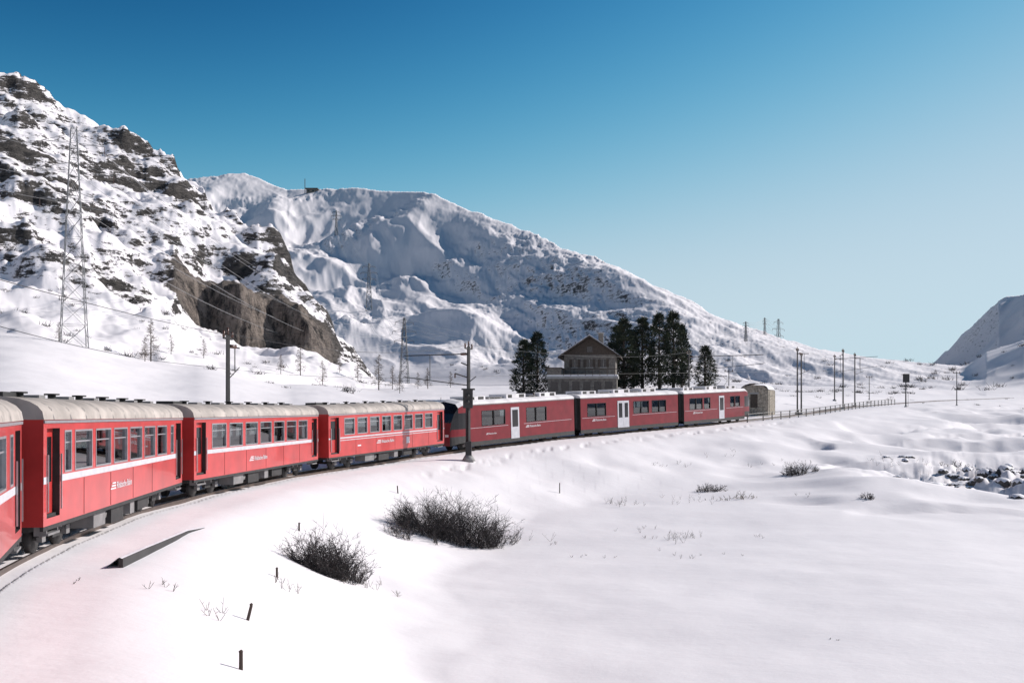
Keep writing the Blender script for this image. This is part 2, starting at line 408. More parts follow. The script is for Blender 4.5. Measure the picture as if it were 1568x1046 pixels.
def set_frame(e,P,Q,zP,zQ):
    d=Vector((Q.x-P.x,Q.y-P.y,zQ-zP));L=d.length;X=d.normalized();Y=Vector((-X.y,X.x,0)).normalized();Z=X.cross(Y)
    M=Matrix.Identity(4)
    for i in range(3): M[i][0]=X[i];M[i][1]=Y[i];M[i][2]=Z[i]
    M[0][3]=P.x;M[1][3]=P.y;M[2][3]=zP;e.matrix_world=M;return L
def lettering(e,x,z,size,txt='Rhätische Bahn',m=WHITE,y=-HW-.012):
    c=bpy.data.curves.new('lettering','FONT');c.body=txt;c.size=size;c.extrude=.003;c.materials.append(m)
    o=bpy.data.objects.new('lettering',c);scene.collection.objects.link(o);o.parent=e;o.location=(x,y,z);o.rotation_euler=(math.pi/2,0,0)
    mb=MB()
    for k in range(3): mb.box(x-size*(2.3-.3*k),x-size*.35,y-.004,y,z+k*size*.28,z+k*size*.28+size*.14,m)
    mb.obj('logo',e)
def carriage(i,j,style=0):
    P,Q=car_frame(i,j);e=empty('passenger_carriage');L=set_frame(e,P,Q,float(railz(SIDE[i][1])),float(railz(SIDE[j][1])))
    zb,zt=.78,3.20;RS=.54
    mb=MB()
    wz0,wz1=1.98,2.90
    holes=[]
    if style==0:
        holes.append((1.5,1.95,wz0,wz1));n=6;a=2.3;p=(L-1.9-.35-a)/n
        holes+= [(a+k*p,a+k*p+p-.40,wz0,wz1) for k in range(n)];holes.append((L-1.95,L-1.55,wz0,wz1))
    else:
        n=8 if style==2 else 7;a=1.75;p=(L-1.5-a)/n
        holes+= [(a+k*p,a+k*p+p-.42,wz0 if style==1 else 2.02,wz1) for k in range(n)]
    dw=(.22,1.12)
    doors=[(dw[0],dw[1],.95,3.0),(L-dw[1],L-dw[0],.95,3.0)]
    for y in (-HW,HW):
        sg=1 if y>0 else -1
        def cells(holes_all):
            xs_=sorted({0,L}|{h[0] for h in holes_all}|{h[1] for h in holes_all});zs_=sorted({zb,zt}|{h[2] for h in holes_all}|{h[3] for h in holes_all})
            for a_,b_ in zip(xs_,xs_[1:]):
                for c_,d_ in zip(zs_,zs_[1:]):
                    if any(h[0]<=a_+1e-6 and h[1]>=b_-1e-6 and h[2]<=c_+1e-6 and h[3]>=d_-1e-6 for h in holes_all):continue
                    mb.add([(a_,y,c_),(b_,y,c_),(b_,y,d_),(a_,y,d_)],[(0,1,2,3)],RED)
        cells(holes+doors)
        for (a_,b_,c_,d_) in holes:
            wall(mb,a_,b_,y,c_,d_,[(a_,b_,c_,d_)],RED)
            ya,yb=sorted((y-sg*.055,y-sg*.03)); mb.box(a_,b_,ya,yb,d_-.27,d_-.235,ALU)
        for (a_,b_,c_,d_) in doors:
            yi=y-sg*.16
            mb.add([(a_,y,c_),(b_,y,c_),(b_,y,d_),(a_,y,d_),(a_,yi,c_),(b_,yi,c_),(b_,yi,d_),(a_,yi,d_)],[(0,1,5,4),(1,2,6,5),(2,3,7,6),(3,0,4,7)],DARK)
            mb.add([(a_,yi,c_),(b_,yi,c_),(b_,yi,d_),(a_,yi,d_)],[(0,1,2,3)],RED)
            ya,yb=sorted((yi+sg*.01,yi+sg*.02)); mb.box(a_+.15,b_-.15,ya,yb,1.75,2.8,BLACKG)
            mb.box(a_-.03,a_,*sorted((y+sg*.02,y+sg*.05)),1.1,2.4,ALU);mb.box(b_,b_+.03,*sorted((y+sg*.02,y+sg*.05)),1.1,2.4,ALU)
            mb.box(a_+.05,b_-.05,*sorted((y-sg*.3,y+sg*.02)),.55,.60,GREY);mb.box(a_+.05,a_+.09,*sorted((y-sg*.3,y-sg*.02)),.60,.95,GREY);mb.box(b_-.09,b_-.05,*sorted((y-sg*.3,y-sg*.02)),.60,.95,GREY)
        ya,yb=sorted((y+sg*.002,y+sg*.008))
        z1,z2=(1.74,1.90) if style!=2 else (1.78,1.86)
        mb.box(dw[1]+.04,L-dw[1]-.04,ya,yb,z1,z2,SILV);mb.box(0,dw[0]-.04,ya,yb,z1,z2,SILV);mb.box(L-dw[0]+.04,L,ya,yb,z1,z2,SILV)
        if style==2: mb.box(dw[1]+.04,L-dw[1]-.04,ya,yb,1.66,1.70,SILV)
        mb.box(0,L,*sorted((y+sg*.002,y+sg*.03)),zt-.08,zt-.02,ALU)
        mb.box(.0,L,*sorted((y-sg*.08,y-sg*.002)),zb-.10,zb-.002,DARK)
        for x in np.arange(3.0,L-2.5,2.45): mb.box(x,x+.012,ya,yb,zb+.02,1.72,DARK)
    for x in (0,L):
        for (y0,y1) in ((-HW,-.42),(.42,HW)): mb.add([(x,y0,zb),(x,y1,zb),(x,y1,zt),(x,y0,zt)],[(0,1,2,3)],RED)
        mb.add([(x,-.42,2.95),(x,.42,2.95),(x,.42,zt),(x,-.42,zt)],[(0,1,2,3)],RED)
        sx=-1 if x==0 else 1
        for k in range(5):
            xa,xb=sorted((x+sx*(.02+.085*k),x+sx*(.075+.085*k)));w=.55-(k%2)*.04
            mb.box(xa,xb,-w,w,.95,2.98,DARK)
        xa,xb=sorted((x+sx*.001,x+sx*.02)); mb.box(xa,xb,-.62,.62,.9,3.05,BLACKG)
    mb.obj('body',e)
    inn=MB();inn.box(.05,L-.05,-HW+.08,HW-.08,.80,1.02,DARK)
    inn.box(.1,L-.1,-HW+.1,HW-.1,3.09,3.14,WALLI)
    for x in (1.3,L-1.35): inn.box(x,x+.05,-HW+.1,-.35,1.02,3.08,WALLI);inn.box(x,x+.05,.35,HW-.1,1.02,3.08,WALLI)
    x=2.0
    while x<L-2:
        for y in (-.8,.8):
            inn.box(x,x+.12,y-.42,y+.42,1.02,2.22,SEAT);inn.box(x+.12,x+.5,y-.42,y+.42,1.3,1.45,SEAT);inn.box(x-.5,x,y-.42,y+.42,1.3,1.45,SEAT)
        x+=1.78
    inn.obj('interior',e)
    rf=MB();roofshell(rf,-.06,L+.06,zt,RS,HW,ROOF)
    for x in np.arange(.6,L,1.25):
        pr=[];
        for k in range(9):
            a=math.pi*k/8;pr.append((1.375*math.copysign(abs(math.cos(a))**.75,math.cos(a)),zt+(RS+.012)*math.sin(a)**.8))
        rf.add([(x,*p) for p in pr]+[(x+.035,*p) for p in pr],[(i_,i_+1,i_+10,i_+9) for i_ in range(8)],GREY)
    t=zt+RS
    rf.box(.2,L-.2,-.95,-.90,t-.20,t-.11,GREY)
    for x in np.arange(1.3,L-1,2.3):
        rf.beam((x,-.35,t-.04),(x,-.35,t+.08),.10,DARK,10);rf.beam((x,-.35,t+.08),(x,-.35,t+.12),.19,DARK,10)
        rf.box(x+.9,x+1.35,-.5,-.1,t-.05,t+.06,GREY)
    rf.box(.3,1.2,-.35,.35,t-.05,t+.10,DARK)
    rf.obj('roof',e)
    un=MB();un.box(.3,L-.3,-.9,.9,.62,.78,DARK)
    bogie(un,2.4);bogie(un,L-2.4)
    un.box(4.3,5.4,-1.2,-.5,.28,.72,GREY);un.box(6.0,7.3,-1.2,-.3,.22,.72,DARK);un.box(8.0,8.5,-1.22,-.6,.3,.72,GREY);un.box(9.2,10.6,-1.15,-.4,.3,.7,DARK)
    un.beam((5.6,-.9,.5),(5.95,-.9,.5),.2,GREY,10)
    for x in (-.45,L+.05): un.box(x,x+.4,-.15,.15,.6,.9,DARK)
    un.obj('running_gear',e)
    lettering(e,L*.40,1.22 if style!=2 else 1.3,.27)
    if style==2:
        g=MB();g.box(L*.62,L*.62+.45,-HW-.01,-HW-.004,1.1,1.5,WHITE);g.box(3.2,3.6,-HW-.01,-HW-.004,1.25,1.33,WHITE);g.obj('class_number',e)
carriage(1,2,0);carriage(3,4,0);carriage(5,6,1);carriage(7,8,2)

def railcar(i,j,kind):
    P,Q=car_frame(i,j);e=empty('electric_railcar');L=set_frame(e,P,Q,float(railz(SIDE[i][1])),float(railz(SIDE[j][1])))
    zb,zt=.62,3.34;x0=1.7 if kind==0 else 0;x1=L-1.7 if kind==2 else L
    W0,W1=1.75,2.80
    if kind==0:  wins=[(3.5,4.95),(5.05,6.4),(9.3,10.6),(10.7,12.1)];drs=[(7.15,8.25)]
    elif kind==1:wins=[(1.0,2.3),(2.4,3.7),(8.1,9.3),(9.4,10.6),(11.2,12.4),(12.5,13.6)];drs=[(5.5,6.4),(6.42,7.3)]
    else:        wins=[(1.2,2.5),(2.6,3.9),(4.3,5.6),(10.3,11.3),(11.5,12.6)];drs=[(7.6,8.8)]
    holes=[(a,b,W0,W1) for a,b in wins];mb=MB()
    for y in (-HW,HW):
        sg=1 if y>0 else -1
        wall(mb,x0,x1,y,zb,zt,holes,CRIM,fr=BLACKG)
        for a,b in drs:
            mb.box(a,b,*sorted((y+sg*.003,y+sg*.03)),.55,2.95,SILV);mb.box(a+.18,b-.18,*sorted((y+sg*.032,y+sg*.042)),1.45,2.75,BLACKG)
        mb.box(x0,x1,*sorted((y+sg*.002,y+sg*.02)),zt-.07,zt-.02,GREY)
        mb.box(x0,x1,*sorted((y-sg*.1,y-sg*.003)),.30,zb-.002,DARK)
        xx=x0+.2
        while xx<x1-.5:
            if not any(a-.1<xx+.7 and b+.1>xx for a,b in drs): mb.box(xx,xx+.7,*sorted((y+sg*.003,y+sg*.008)),1.60,1.625,SILV)
            xx+=.7
    for x in ([] if kind==0 else [0])+([] if kind==2 else [L]):
        mb.add([(x,-HW,zb),(x,HW,zb),(x,HW,zt),(x,-HW,zt)],[(0,1,2,3)],DARK)
        sx=-1 if x==0 else 1;xa,xb=sorted((x+sx*.01,x+sx*.33));mb.box(xa,xb,-1.0,1.0,.8,3.3,DARK)
    def nose(xe,s):
        st=[(1.7,1,3.34,.62),(1.2,.995,3.30,.60),(.75,.97,3.15,.58),(.35,.92,2.75,.5),(.1,.86,2.1,.45),(0,.80,1.5,.45)]
        st2=[]
        for (a,w,t,b) in st:
            x=xe+s*a; hw=HW*w; zz=[b,1.1,min(1.62,t-.05),min(2.78,t-.02),t]
            zz[1]=min(1.1,t-.3)
            ring=[(x,-hw,z) for z in zz]+[(x,-hw*.82,t+.28*(t>2.9)),(x,0,t+.42*(t>2.9)+.05),(x,hw*.82,t+.28*(t>2.9))]+[(x,hw,z) for z in zz[::-1]]
            st2.append(ring)
        n=len(st2[0])
        for k in range(len(st2)-1):
            for q in range(n-1):
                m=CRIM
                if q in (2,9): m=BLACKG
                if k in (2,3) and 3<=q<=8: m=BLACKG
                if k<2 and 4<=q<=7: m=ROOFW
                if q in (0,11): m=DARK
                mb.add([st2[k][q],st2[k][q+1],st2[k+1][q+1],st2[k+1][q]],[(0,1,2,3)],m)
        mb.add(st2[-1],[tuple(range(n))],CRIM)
        xa,xb=sorted((xe+s*(-.25),xe+s*.05)); mb.box(xa,xb,-.2,.2,.55,.95,DARK)
        for y in (-.8,.8): xa,xb=sorted((xe-s*.03,xe+s*.05));mb.box(xa,xb,y-.15,y+.15,1.1,1.28,WHITE)
    if kind==0:nose(0,1)
    if kind==2:nose(L,-1)
    mb.obj('body',e)
    inn=MB();inn.box(x0+.1,x1-.1,-1.2,1.2,.9,1.0,DARK);inn.box(x0+.1,x1-.1,-1.2,1.2,3.1,3.2,WALLI)
    x=x0+1.
    while x<x1-1:
        for y in (-.75,.75): inn.box(x,x+.14,y-.42,y+.42,1.0,2.2,SEAT)
        x+=1.5
    inn.obj('interior',e)
    rf=MB();roofshell(rf,x0 if kind==0 else -.03,x1 if kind==2 else L+.03,zt,.36,HW,ROOFW,over=.01)
    for a,b,h,m in ((x0+.8,x0+2.9,.34,ROOFW),(x0+3.3,x0+5.0,.22,GREY),(x0+5.6,x0+8.2,.38,ROOFW),(x0+8.7,x0+9.6,.2,GREY),(x0+10.2,x0+12.6,.36,ROOFW)):
        if b<x1-.2:
            rf.box(a,b,-.85,.85,zt+.24,zt+.24+h,m);rf.box(a+.2,a+.75,-.853,-.851,zt+.33,zt+.2+h,DARK);rf.box(b-.9,b-.2,-.853,-.851,zt+.33,zt+.2+h,DARK)
            rf.box(a-.12,a-.02,-.6,.6,zt+.24,zt+.4,DARK)
    if kind!=1:
        a=x1-3.2 if kind==2 else x0+9.9
        b0=zt+.62
        for y in (-.5,.5):
            rf.beam((a,y,b0),(a+1.1,y*.8,b0+.55),.03,MAST);rf.beam((a+1.1,y*.8,b0+.55),(a+.1,y*.7,b0+1.0),.025,MAST)
        rf.beam((a+.1,-.8,b0+1.0),(a+.1,.8,b0+1.0),.035,MAST);rf.beam((a-.2,-.6,b0-.02),(a-.2,.6,b0-.02),.05,MAST)
        for y in (-.5,.5):rf.beam((a,y,zt+.3),(a,y,b0),.07,INS,8)
    rf.obj('roof',e)
    un=MB();bogie(un,2.9,2.0);bogie(un,L-2.9,2.0);un.box(4.6,L-4.6,-1.15,1.15,.28,.6,DARK);un.obj('running_gear',e)
    lettering(e,{0:9.7,1:2.2,2:2.4}[kind],1.30,.25)
    if kind==0: lettering(e,4.3,1.05,.16)
railcar(9,10,0);railcar(11,12,1);railcar(13,14,2)

# ------------------------------------------------------------ track (rails just clear of the packed snow)
def along(step=.6):
    pts=[];
    for a,b in zip(trk,trk[1:]):
        n=max(1,int((b-a).length/step))
        for k in range(n): pts.append(a.lerp(b,k/n))
        if b.y>260: break
    return pts
pts=along(1.0)
e=empty('railway_track')
mb=MB()
for o in (-.5,.5):
    vs=[]
    for i,p in enumerate(pts):
        q=pts[min(i+1,len(pts)-1)]-pts[max(i-1,0)];q.normalize();R=Vector((q.y,-q.x));z=float(railz(p.y))
        for a,h in ((-.035,-.3),(-.035,0),(.035,0),(.035,-.3)): vs.append((p.x+R.x*(o+a),p.y+R.y*(o+a),z+h))
    mb.add(vs,[(4*i+k,4*i+k+1,4*i+4+k+1,4*i+4+k) for i in range(len(pts)-1) for k in range(3)],RAILM)
mb.obj('rails',e)
mb=MB()
for p,q in zip(pts,pts[1:]):
    if p.y>160:break
    d=(q-p).normalized();R=Vector((d.y,-d.x));z=float(railz(p.y))-.40
    a=p-R*.9;b=p+R*.9;mb.beam((a.x,a.y,z),(b.x,b.y,z),.10,WOOD)
mb.obj('sleepers',e)

# ------------------------------------------------------------ masts
def track_normal(x,y):
    k=int(np.argmin((TX-x)**2+(TY-y)**2));d=(trk[min(k+1,len(trk)-1)]-trk[max(k-1,0)]).normalized();return trk[k],d
def mast(u,d,vtop,arm=True,box=False,r=.11):
    x,y=bx(u,d),d;z=tz(x,y);h=el(vtop,d)-z
    e=empty('catenary_mast',(x,y,z));mb=MB()
    c,dd=track_normal(x,y);to=Vector((c.x-x,c.y-y,0));L=to.length;to.normalize();rt=Vector((dd.x,dd.y,0))
    mb.beam((0,0,-.6),(0,0,h),r,MAST,4,r*.8)
    mb.beam((0,0,-.5),(0,0,.28),.38,CONC,8,.30)
    if arm:
        hz=5.6;t=to*(L+.2);hc=min(hz,h-1.2)
        mb.beam((0,0,h-.5),t+Vector((0,0,h-.55)),.035,MAST);mb.beam((0,0,hc-.6),t+Vector((0,0,hc)),.03,MAST)
        mb.beam(to*.15+Vector((0,0,h-.5)),to*.55+Vector((0,0,h-.51)),.09,INS,8);mb.beam(t*.6+Vector((0,0,hc-.2)),t*.6+Vector((0,0,h-.5)),.025,MAST)
        mb.beam(Vector((0,0,h)),Vector((0,0,h+.35)),.05,INS,8)
    mb.beam(-rt*.55+Vector((0,0,h-.15)),rt*.55+Vector((0,0,h-.15)),.05,MAST)
    for s in (-.5,.5): mb.beam(rt*s+Vector((0,0,h-.1)),rt*s+Vector((0,0,h+.18)),.06,INS,8)
    if box:
        mb.box(-.36,.28,-.2,.2,3.5,4.7,MAST);mb.box(-.46,.42,-.28,.28,4.7,4.8,MAST);mb.beam((-.05,-.2,4.3),(-.05,-.38,4.3),.13,MAST,10);mb.beam((-.05,-.2,3.9),(-.05,-.38,3.9),.13,MAST,10)
        mb.beam((0,0,5.5),(-.9,0,5.8),.04,MAST);mb.beam((-.9,0,5.8),(-.9,0,5.5),.05,INS,8);mb.beam((-.14,0,1.2),(-.14,-.15,4),.05,MAST)
        mb.box(-.2,.2,-.2,.2,.28,1.3,MAST);mb.beam((0,0,6.3),(-.5,-.1,6.5),.04,MAST);mb.beam((0,0,5.2),(.5,.0,5.6),.03,MAST)
        mb.beam((0,0,.0),(0,0,.4),.5,CONC,8,.25)
    mb.obj('post_and_arms',e);return Vector((x,y,z+h))
tops=[mast(349,46,513,r=.12)]
tops.append(mast(717.5,66,530,box=True,r=.14))
tops.append(mast(1055,121,540))
tops.append(mast(1221,128,535));mast(1227,126,542,arm=False)
tops.append(mast(1291,140,537));mast(1309,154,543);tops.append(mast(1278,172,545))
mb=MB()
def wire(p,q,sag,r,m=WIREM,n=14):
    p=Vector(p);q=Vector(q);prev=p
    for k in range(1,n+1):
        t=k/n;c=p.lerp(q,t);c.z-=4*sag*t*(1-t);mb.beam(prev,c,r,m,3);prev=c
cw=[p for p in along(8) if p.y<200]
for a,b in zip(cw,cw[1:]):
    za,zb_=float(railz(a.y)),float(railz(b.y))
    wire((a.x,a.y,za+5.35),(b.x,b.y,zb_+5.35),0,.010,MAST,1)
for a,b in zip(tops,tops[1:]): 
    wire(a+Vector((0,0,.1)),b+Vector((0,0,.1)),.7,.012,MAST)
wire(tops[0],Vector((-12,-20,5)),.8,.012,MAST)
mb.obj('overhead_wires')

def simple_pole(name,u,d,vtop,r,extra=None):
    x,y=bx(u,d),d;z=tz(x,y);h=el(vtop,d)-z;e=empty(name,(x,y,z));mb=MB();mb.beam((0,0,-.5),(0,0,h),r,MAST,6,r*.7);mb.beam((0,0,-.3),(0,0,.15),r*2.2,CONC,8)
    if extra=='signal':
        mb.box(-.38,.38,-.12,.12,h-1.1,h,BLACKG);mb.box(-.5,.5,-.16,-.13,h-1.2,h+.1,MAST);mb.box(-.5,.5,-.4,.4,h*.45,h*.45+.05,STEEL);mb.beam((.35,0,0),(.35,0,h*.45),.03,STEEL)
    elif extra=='tee':
        mb.beam((-.6,0,h-.3),(.6,0,h-.3),.05,MAST)
        for s in(-.5,.5):mb.beam((s,0,h-.3),(s,0,h-.05),.06,INS,6)
    mb.obj('post',e)
simple_pole('railway_signal',1387,150,573,.11,'signal')
simple_pole('telegraph_pole',1465,165,568,.09,'tee')
simple_pole('telegraph_pole',1331,190,575,.08,'tee')
simple_pole('telegraph_pole',1116,135,565,.08,'tee')

# ------------------------------------------------------------ lattice pylons
def pylon(u,d,vtop,wf=.05,arms=3,t=.05,ang=.6):
    x,y=bx(u,d),d;z=tz(x,y)-.5;h=el(vtop,d)-z
    e=empty('transmission_pylon',(x,y,z),ang);mb=MB();nseg=11
    def hw(s): return h*wf*(1-s)+h*.012
    cor=[(-1,-1),(1,-1),(1,1),(-1,1)]
    lv=[ (1-(1-k/nseg)**1.15) for k in range(nseg+1)]
    for k in range(nseg):
        a,b=lv[k],lv[k+1]
        for q in range(4):
            c0=cor[q];c1=cor[(q+1)%4]
            A=(c0[0]*hw(a),c0[1]*hw(a),h*a);B=(c0[0]*hw(b),c0[1]*hw(b),h*b);C=(c1[0]*hw(a),c1[1]*hw(a),h*a);D=(c1[0]*hw(b),c1[1]*hw(b),h*b)
            mb.beam(A,B,t,STEEL);mb.beam(A,D,t*.5,STEEL);mb.beam(C,B,t*.5,STEEL);mb.beam(B,D,t*.5,STEEL)
    tips=[]
    for k in range(arms):
        s=.93-.13*k;w=h*(.13,.17,.14)[k%3];zz=h*s
        for sg in (-1,1):
            T=(sg*w,0,zz);mb.beam((sg*hw(s),hw(s),zz),T,t*.6,STEEL);mb.beam((sg*hw(s),-hw(s),zz),T,t*.6,STEEL);mb.beam((0,0,zz+h*.045),T,t*.6,STEEL)
            mb.beam(T,(sg*w,0,zz-h*.035),t*.8,INS,6)
            M=Matrix.Rotation(ang,3,'Z')@Vector((sg*w,0,zz-h*.035));tips.append(Vector((x,y,z))+M)
    tips.append(Vector((x,y,z+h)))
    mb.obj('lattice',e);return tips
tA=pylon(113,150,196,t=.055,ang=.5,wf=.045)
tB=pylon(619,380,486,t=.11,ang=.3,wf=.055)
tC=pylon(565,1000,403,t=.25,ang=.2);tD=pylon(515,1500,322,t=.35,ang=.2)
tE=pylon(1142,560,492,t=.11,ang=.3);tF=pylon(1171,600,486,t=.11);tG=pylon(1192,640,488,t=.12)
mb=MB()
for a,b in zip(tA,tB): wire(a,b,9,.035,n=24)
for a in tA: wire(a,a+Vector((-130,-150,34)),7,.022,n=16)
for a,b in zip(tB,tC): wire(a,b,20,.06,n=24)
for a,b in zip(tC,tD): wire(a,b,12,.09,n=16)
for a,b in zip(tB,tE): wire(a,b,14,.035,STEEL,24)
for a,b in zip(tE,tF): wire(a,b,2,.04,STEEL,8)
for a,b in zip(tF,tG): wire(a,b,2,.04,STEEL,8)
mb.obj('power_lines')

# ------------------------------------------------------------ house
def house():
    x,y=bx(903,140),140;zb=1.2;e=empty('stone_house',(x,y,zb),math.radians(-8));mb=MB()
    W=3.6;D=9;ze=6.35;zp=8.75
    holes=[(-2.5,-1.7,4.6,5.7),(-.5,.4,4.6,5.7),(1.5,2.3,4.6,5.7),(-.4,.4,6.7,7.6)]
    xs=sorted({-W,W}|{h[0] for h in holes}|{h[1] for h in holes});zs=sorted({-1,ze}|{h[2] for h in holes[:3]}|{h[3] for h in holes[:3]})
    for a,b in zip(xs,xs[1:]):
        for c,d in zip(zs,zs[1:]):
            if any(h[0]<=a+1e-6 and h[1]>=b-1e-6 and h[2]<=c+1e-6 and h[3]>=d-1e-6 for h in holes):continue
            mb.add([(a,0,c),(b,0,c),(b,0,d),(a,0,d)],[(0,1,2,3)],STONE)
    mb.add([(-W,0,ze),(W,0,ze),(0,0,zp)],[(0,1,2)],WOOD);mb.add([(-W,D,-1),(W,D,-1),(W,D,ze),(0,D,zp),(-W,D,ze)],[(0,1,2,3,4)],STONE)
    for s in (-W,W): mb.add([(s,0,-1),(s,D,-1),(s,D,ze),(s,0,ze)],[(0,1,2,3)],STONE)
    mb.obj('walls',e)
    w=MB()
    for a,b,c,d in holes[:3]:
        w.add([(a,.18,c),(b,.18,c),(b,.18,d),(a,.18,d)],[(0,1,2,3)],BLACKG)
        w.box((a+b)/2-.03,(a+b)/2+.03,.1,.17,c,d,CONC);w.box(a-.1,b+.1,-.06,-.003,c-.12,c-.02,CONC)
        w.box(a-.38,a-.03,-.05,-.003,c,d,WOOD);w.box(b+.03,b+.38,-.05,-.003,c,d,WOOD)
    w.box(-.4,.4,-.03,-.004,6.7,7.5,BLACKG);w.obj('windows',e)
    r=MB();ov=.8;k=(zp-ze)/W
    for s in (-1,1):
        A=[(0,-1.1,zp+.05),(s*(W+ov),-1.1,ze-ov*k+.05),(s*(W+ov),D+.8,ze-ov*k+.05),(0,D+.8,zp+.05)]
        B=[(p[0],p[1],p[2]+.22) for p in A];r.add(A+B,[(0,1,2,3),(4,5,6,7),(0,1,5,4),(2,3,7,6),(1,2,6,5)],WOOD)
        C=[(p[0]*.97,p[1]+(.1 if p[1]<0 else -.1),p[2]+.23) for p in A];Dd=[(p[0],p[1],p[2]+.12) for p in C];r.add(C+Dd,[(4,5,6,7),(0,1,5,4),(1,2,6,5),(2,3,7,6)],SNOWP)
    r.box(1.0,1.7,4,4.7,zp-1.2,zp+.9,STONE);r.box(.9,1.8,3.9,4.8,zp+.9,zp+1.0,CONC);r.obj('roof',e)
    a=MB();a.box(-5.6,3.9,-3.2,-.02,-1,2.9,STONE);a.box(-5.8,4.1,-3.4,-.01,2.9,3.25,CONC);a.box(-5.7,4.0,-3.3,-.05,3.253,3.42,SNOWP)
    for i in range(6): a.box(-5.2+i*1.5,-4.2+i*1.5,-3.22,-3.203,1.2,2.5,BLACKG)
    a.box(-5.7,-3.7,-3.3,2,3.43,4.3,STONE);a.box(-5.9,-3.6,-3.5,2.1,4.3,4.45,WOOD)
    for i in range(8): a.beam((-3.4+i,-3.3,3.3),(-3.4+i,-3.3,4.2),.04,WOOD)
    a.beam((-3.5,-3.3,4.2),(4,-3.3,4.2),.05,WOOD);a.obj('annex_terrace',e)
house()
def hut():
    x,y=bx(1160,126),126;z=.1;e=empty('stone_hut',(x,y,z),-.5);mb=MB()
    W,H,D=1.8,2.7,3.4;n=10;pr=[(-W,-2.5),(-W,H*.75)]
    for k in range(n+1):
        a=math.pi*(1-k/n);pr.append((W*math.cos(a)*1.0,H*.75+H*.3*math.sin(a)))
    pr+= [(W,H*.75),(W,-2.5)];N=len(pr)
    mb.add([(p[0],-D/2,p[1]) for p in pr]+[(p[0],D/2,p[1]) for p in pr],[tuple(range(N)),tuple(range(N,2*N))]+[(i,i+1,i+1+N,i+N) for i in range(N-1)],HUT)
    mb.box(-.45,.45,-D/2-.03,-D/2-.004,0,1.7,WOOD);mb.box(-.6,.6,-D/2-.06,-D/2-.003,1.7,1.9,CONC);mb.obj('walls',e)
    s=MB();s.add([(W*1.02*math.cos(math.pi*(1-k/8)*.9+.15),y_,H*.78+H*.36*math.sin(math.pi*(1-k/8)*.9+.15)) for y_ in(-D/2,D/2) for k in range(9)],[(i,i+1,i+10,i+9) for i in range(8)],SNOWP,True);s.obj('snow_cap',e)
hut()
mb=MB();fp=[p for p in along(2.0) if 108<p.y<165];prev=None
for i,p in enumerate(fp):
    d=(fp[min(i+1,len(fp)-1)]-fp[max(i-1,0)]).normalized();R=Vector((d.y,-d.x));q=p+R*2.3;z=float(railz(p.y))-.3
    mb.beam((q.x,q.y,z-.6),(q.x,q.y,z+1.15),.06,MAST)
    if prev:
        for h in (.45,.8,1.1): mb.beam((prev[0],prev[1],prev[2]+h),(q.x,q.y,z+h),.04,MAST)
    prev=(q.x,q.y,z)
mb.obj('guard_fence')
def summit():
    d=1930;x=bx(478,d);z=tz(x,d)-2;e=empty('summit_station',(x,d,z));mb=MB()
    mb.box(-10,10,-6,6,-6,7,STONE);mb.box(-12,12,-7,7,7,9,WOOD);mb.box(10,18,-5,5,-6,5,STONE);mb.beam((-14,0,-8),(-14,0,28),.7,MAST);mb.box(-8,-4,-6.1,-6.01,2,5,BLACKG);mb.box(1,5,-6.1,-6.01,2,5,BLACKG);mb.obj('building',e)
summit()

# ------------------------------------------------------------ vegetation
def pine(seed,h,rad):
    rnd=random.Random(seed);mb=MB()
    mb.beam((0,0,-.5),(.1,0,h*.5),h*.028,BARK,8,h*.018);mb.beam((.1,0,h*.5),(0,0,h*.97),h*.018,BARK,6,.03)
    n=150
    for i in range(n):
        s=(i+rnd.random())/n;zc=h*(.05+.93*s)
        prof=(min(1,(s+.12)*3.2))*(1-s**1.7)**.8+.05
        a=rnd.random()*6.283;rr=rad*prof*(.40+.70*rnd.random()**.6)
        c=Vector((rr*math.cos(a),rr*math.sin(a),zc+rr*.12));b=Vector((0,0,zc-rr*.25))
        if i%2==0: mb.beam(b,c,.06,BARK,3,.02)
        m=NEED if rnd.random()<.62 else NEED2
        cr=.30+.34*(1-s)*rnd.random()+.10
        for k in range(34):
            o=Vector((rnd.gauss(0,1),rnd.gauss(0,1),rnd.gauss(0,.5)))*cr*.58
            p=c+o;dv=(o+Vector((math.cos(a),math.sin(a),.6))*.3).normalized();sd=dv.orthogonal().normalized();sd.rotate(Matrix.Rotation(rnd.random()*6.28,3,dv));l=.2+.16*rnd.random()
            mb.add([p-sd*.07,p+sd*.07,p+dv*l+sd*.02,p+dv*l-sd*.02],[(0,1,2,3)],m)
    me=mb.obj('tmp');d=me.data;bpy.data.objects.remove(me);return d
pines=[pine(1,9.5,1.9),pine(2,9.5,2.1),pine(3,9.5,1.75)]
def put_pine(u,d,vtop,k,wid=1.0):
    x,y=bx(u,d),d;z=tz(x,y)-.1;h=el(vtop,d)-z;o=bpy.data.objects.new('pine_tree',pines[k%3]);scene.collection.objects.link(o)
    o.location=(x,y,z);s=h/9.5;o.scale=(wid*s,wid*s,s);o.rotation_euler=(0,0,u*.7)
for a in ((802,146,520,0,.95),(823,148,508,1,.85),(944,150,498,1,.75),(956,149,487,2,.95),(984,151,486,0,.9),(970,155,506,2,.7),(1010,150,479,1,.78),(1031,151,477,0,.85),(1044,154,496,2,.75),(1080,152,529,2,1.25)): put_pine(*a)

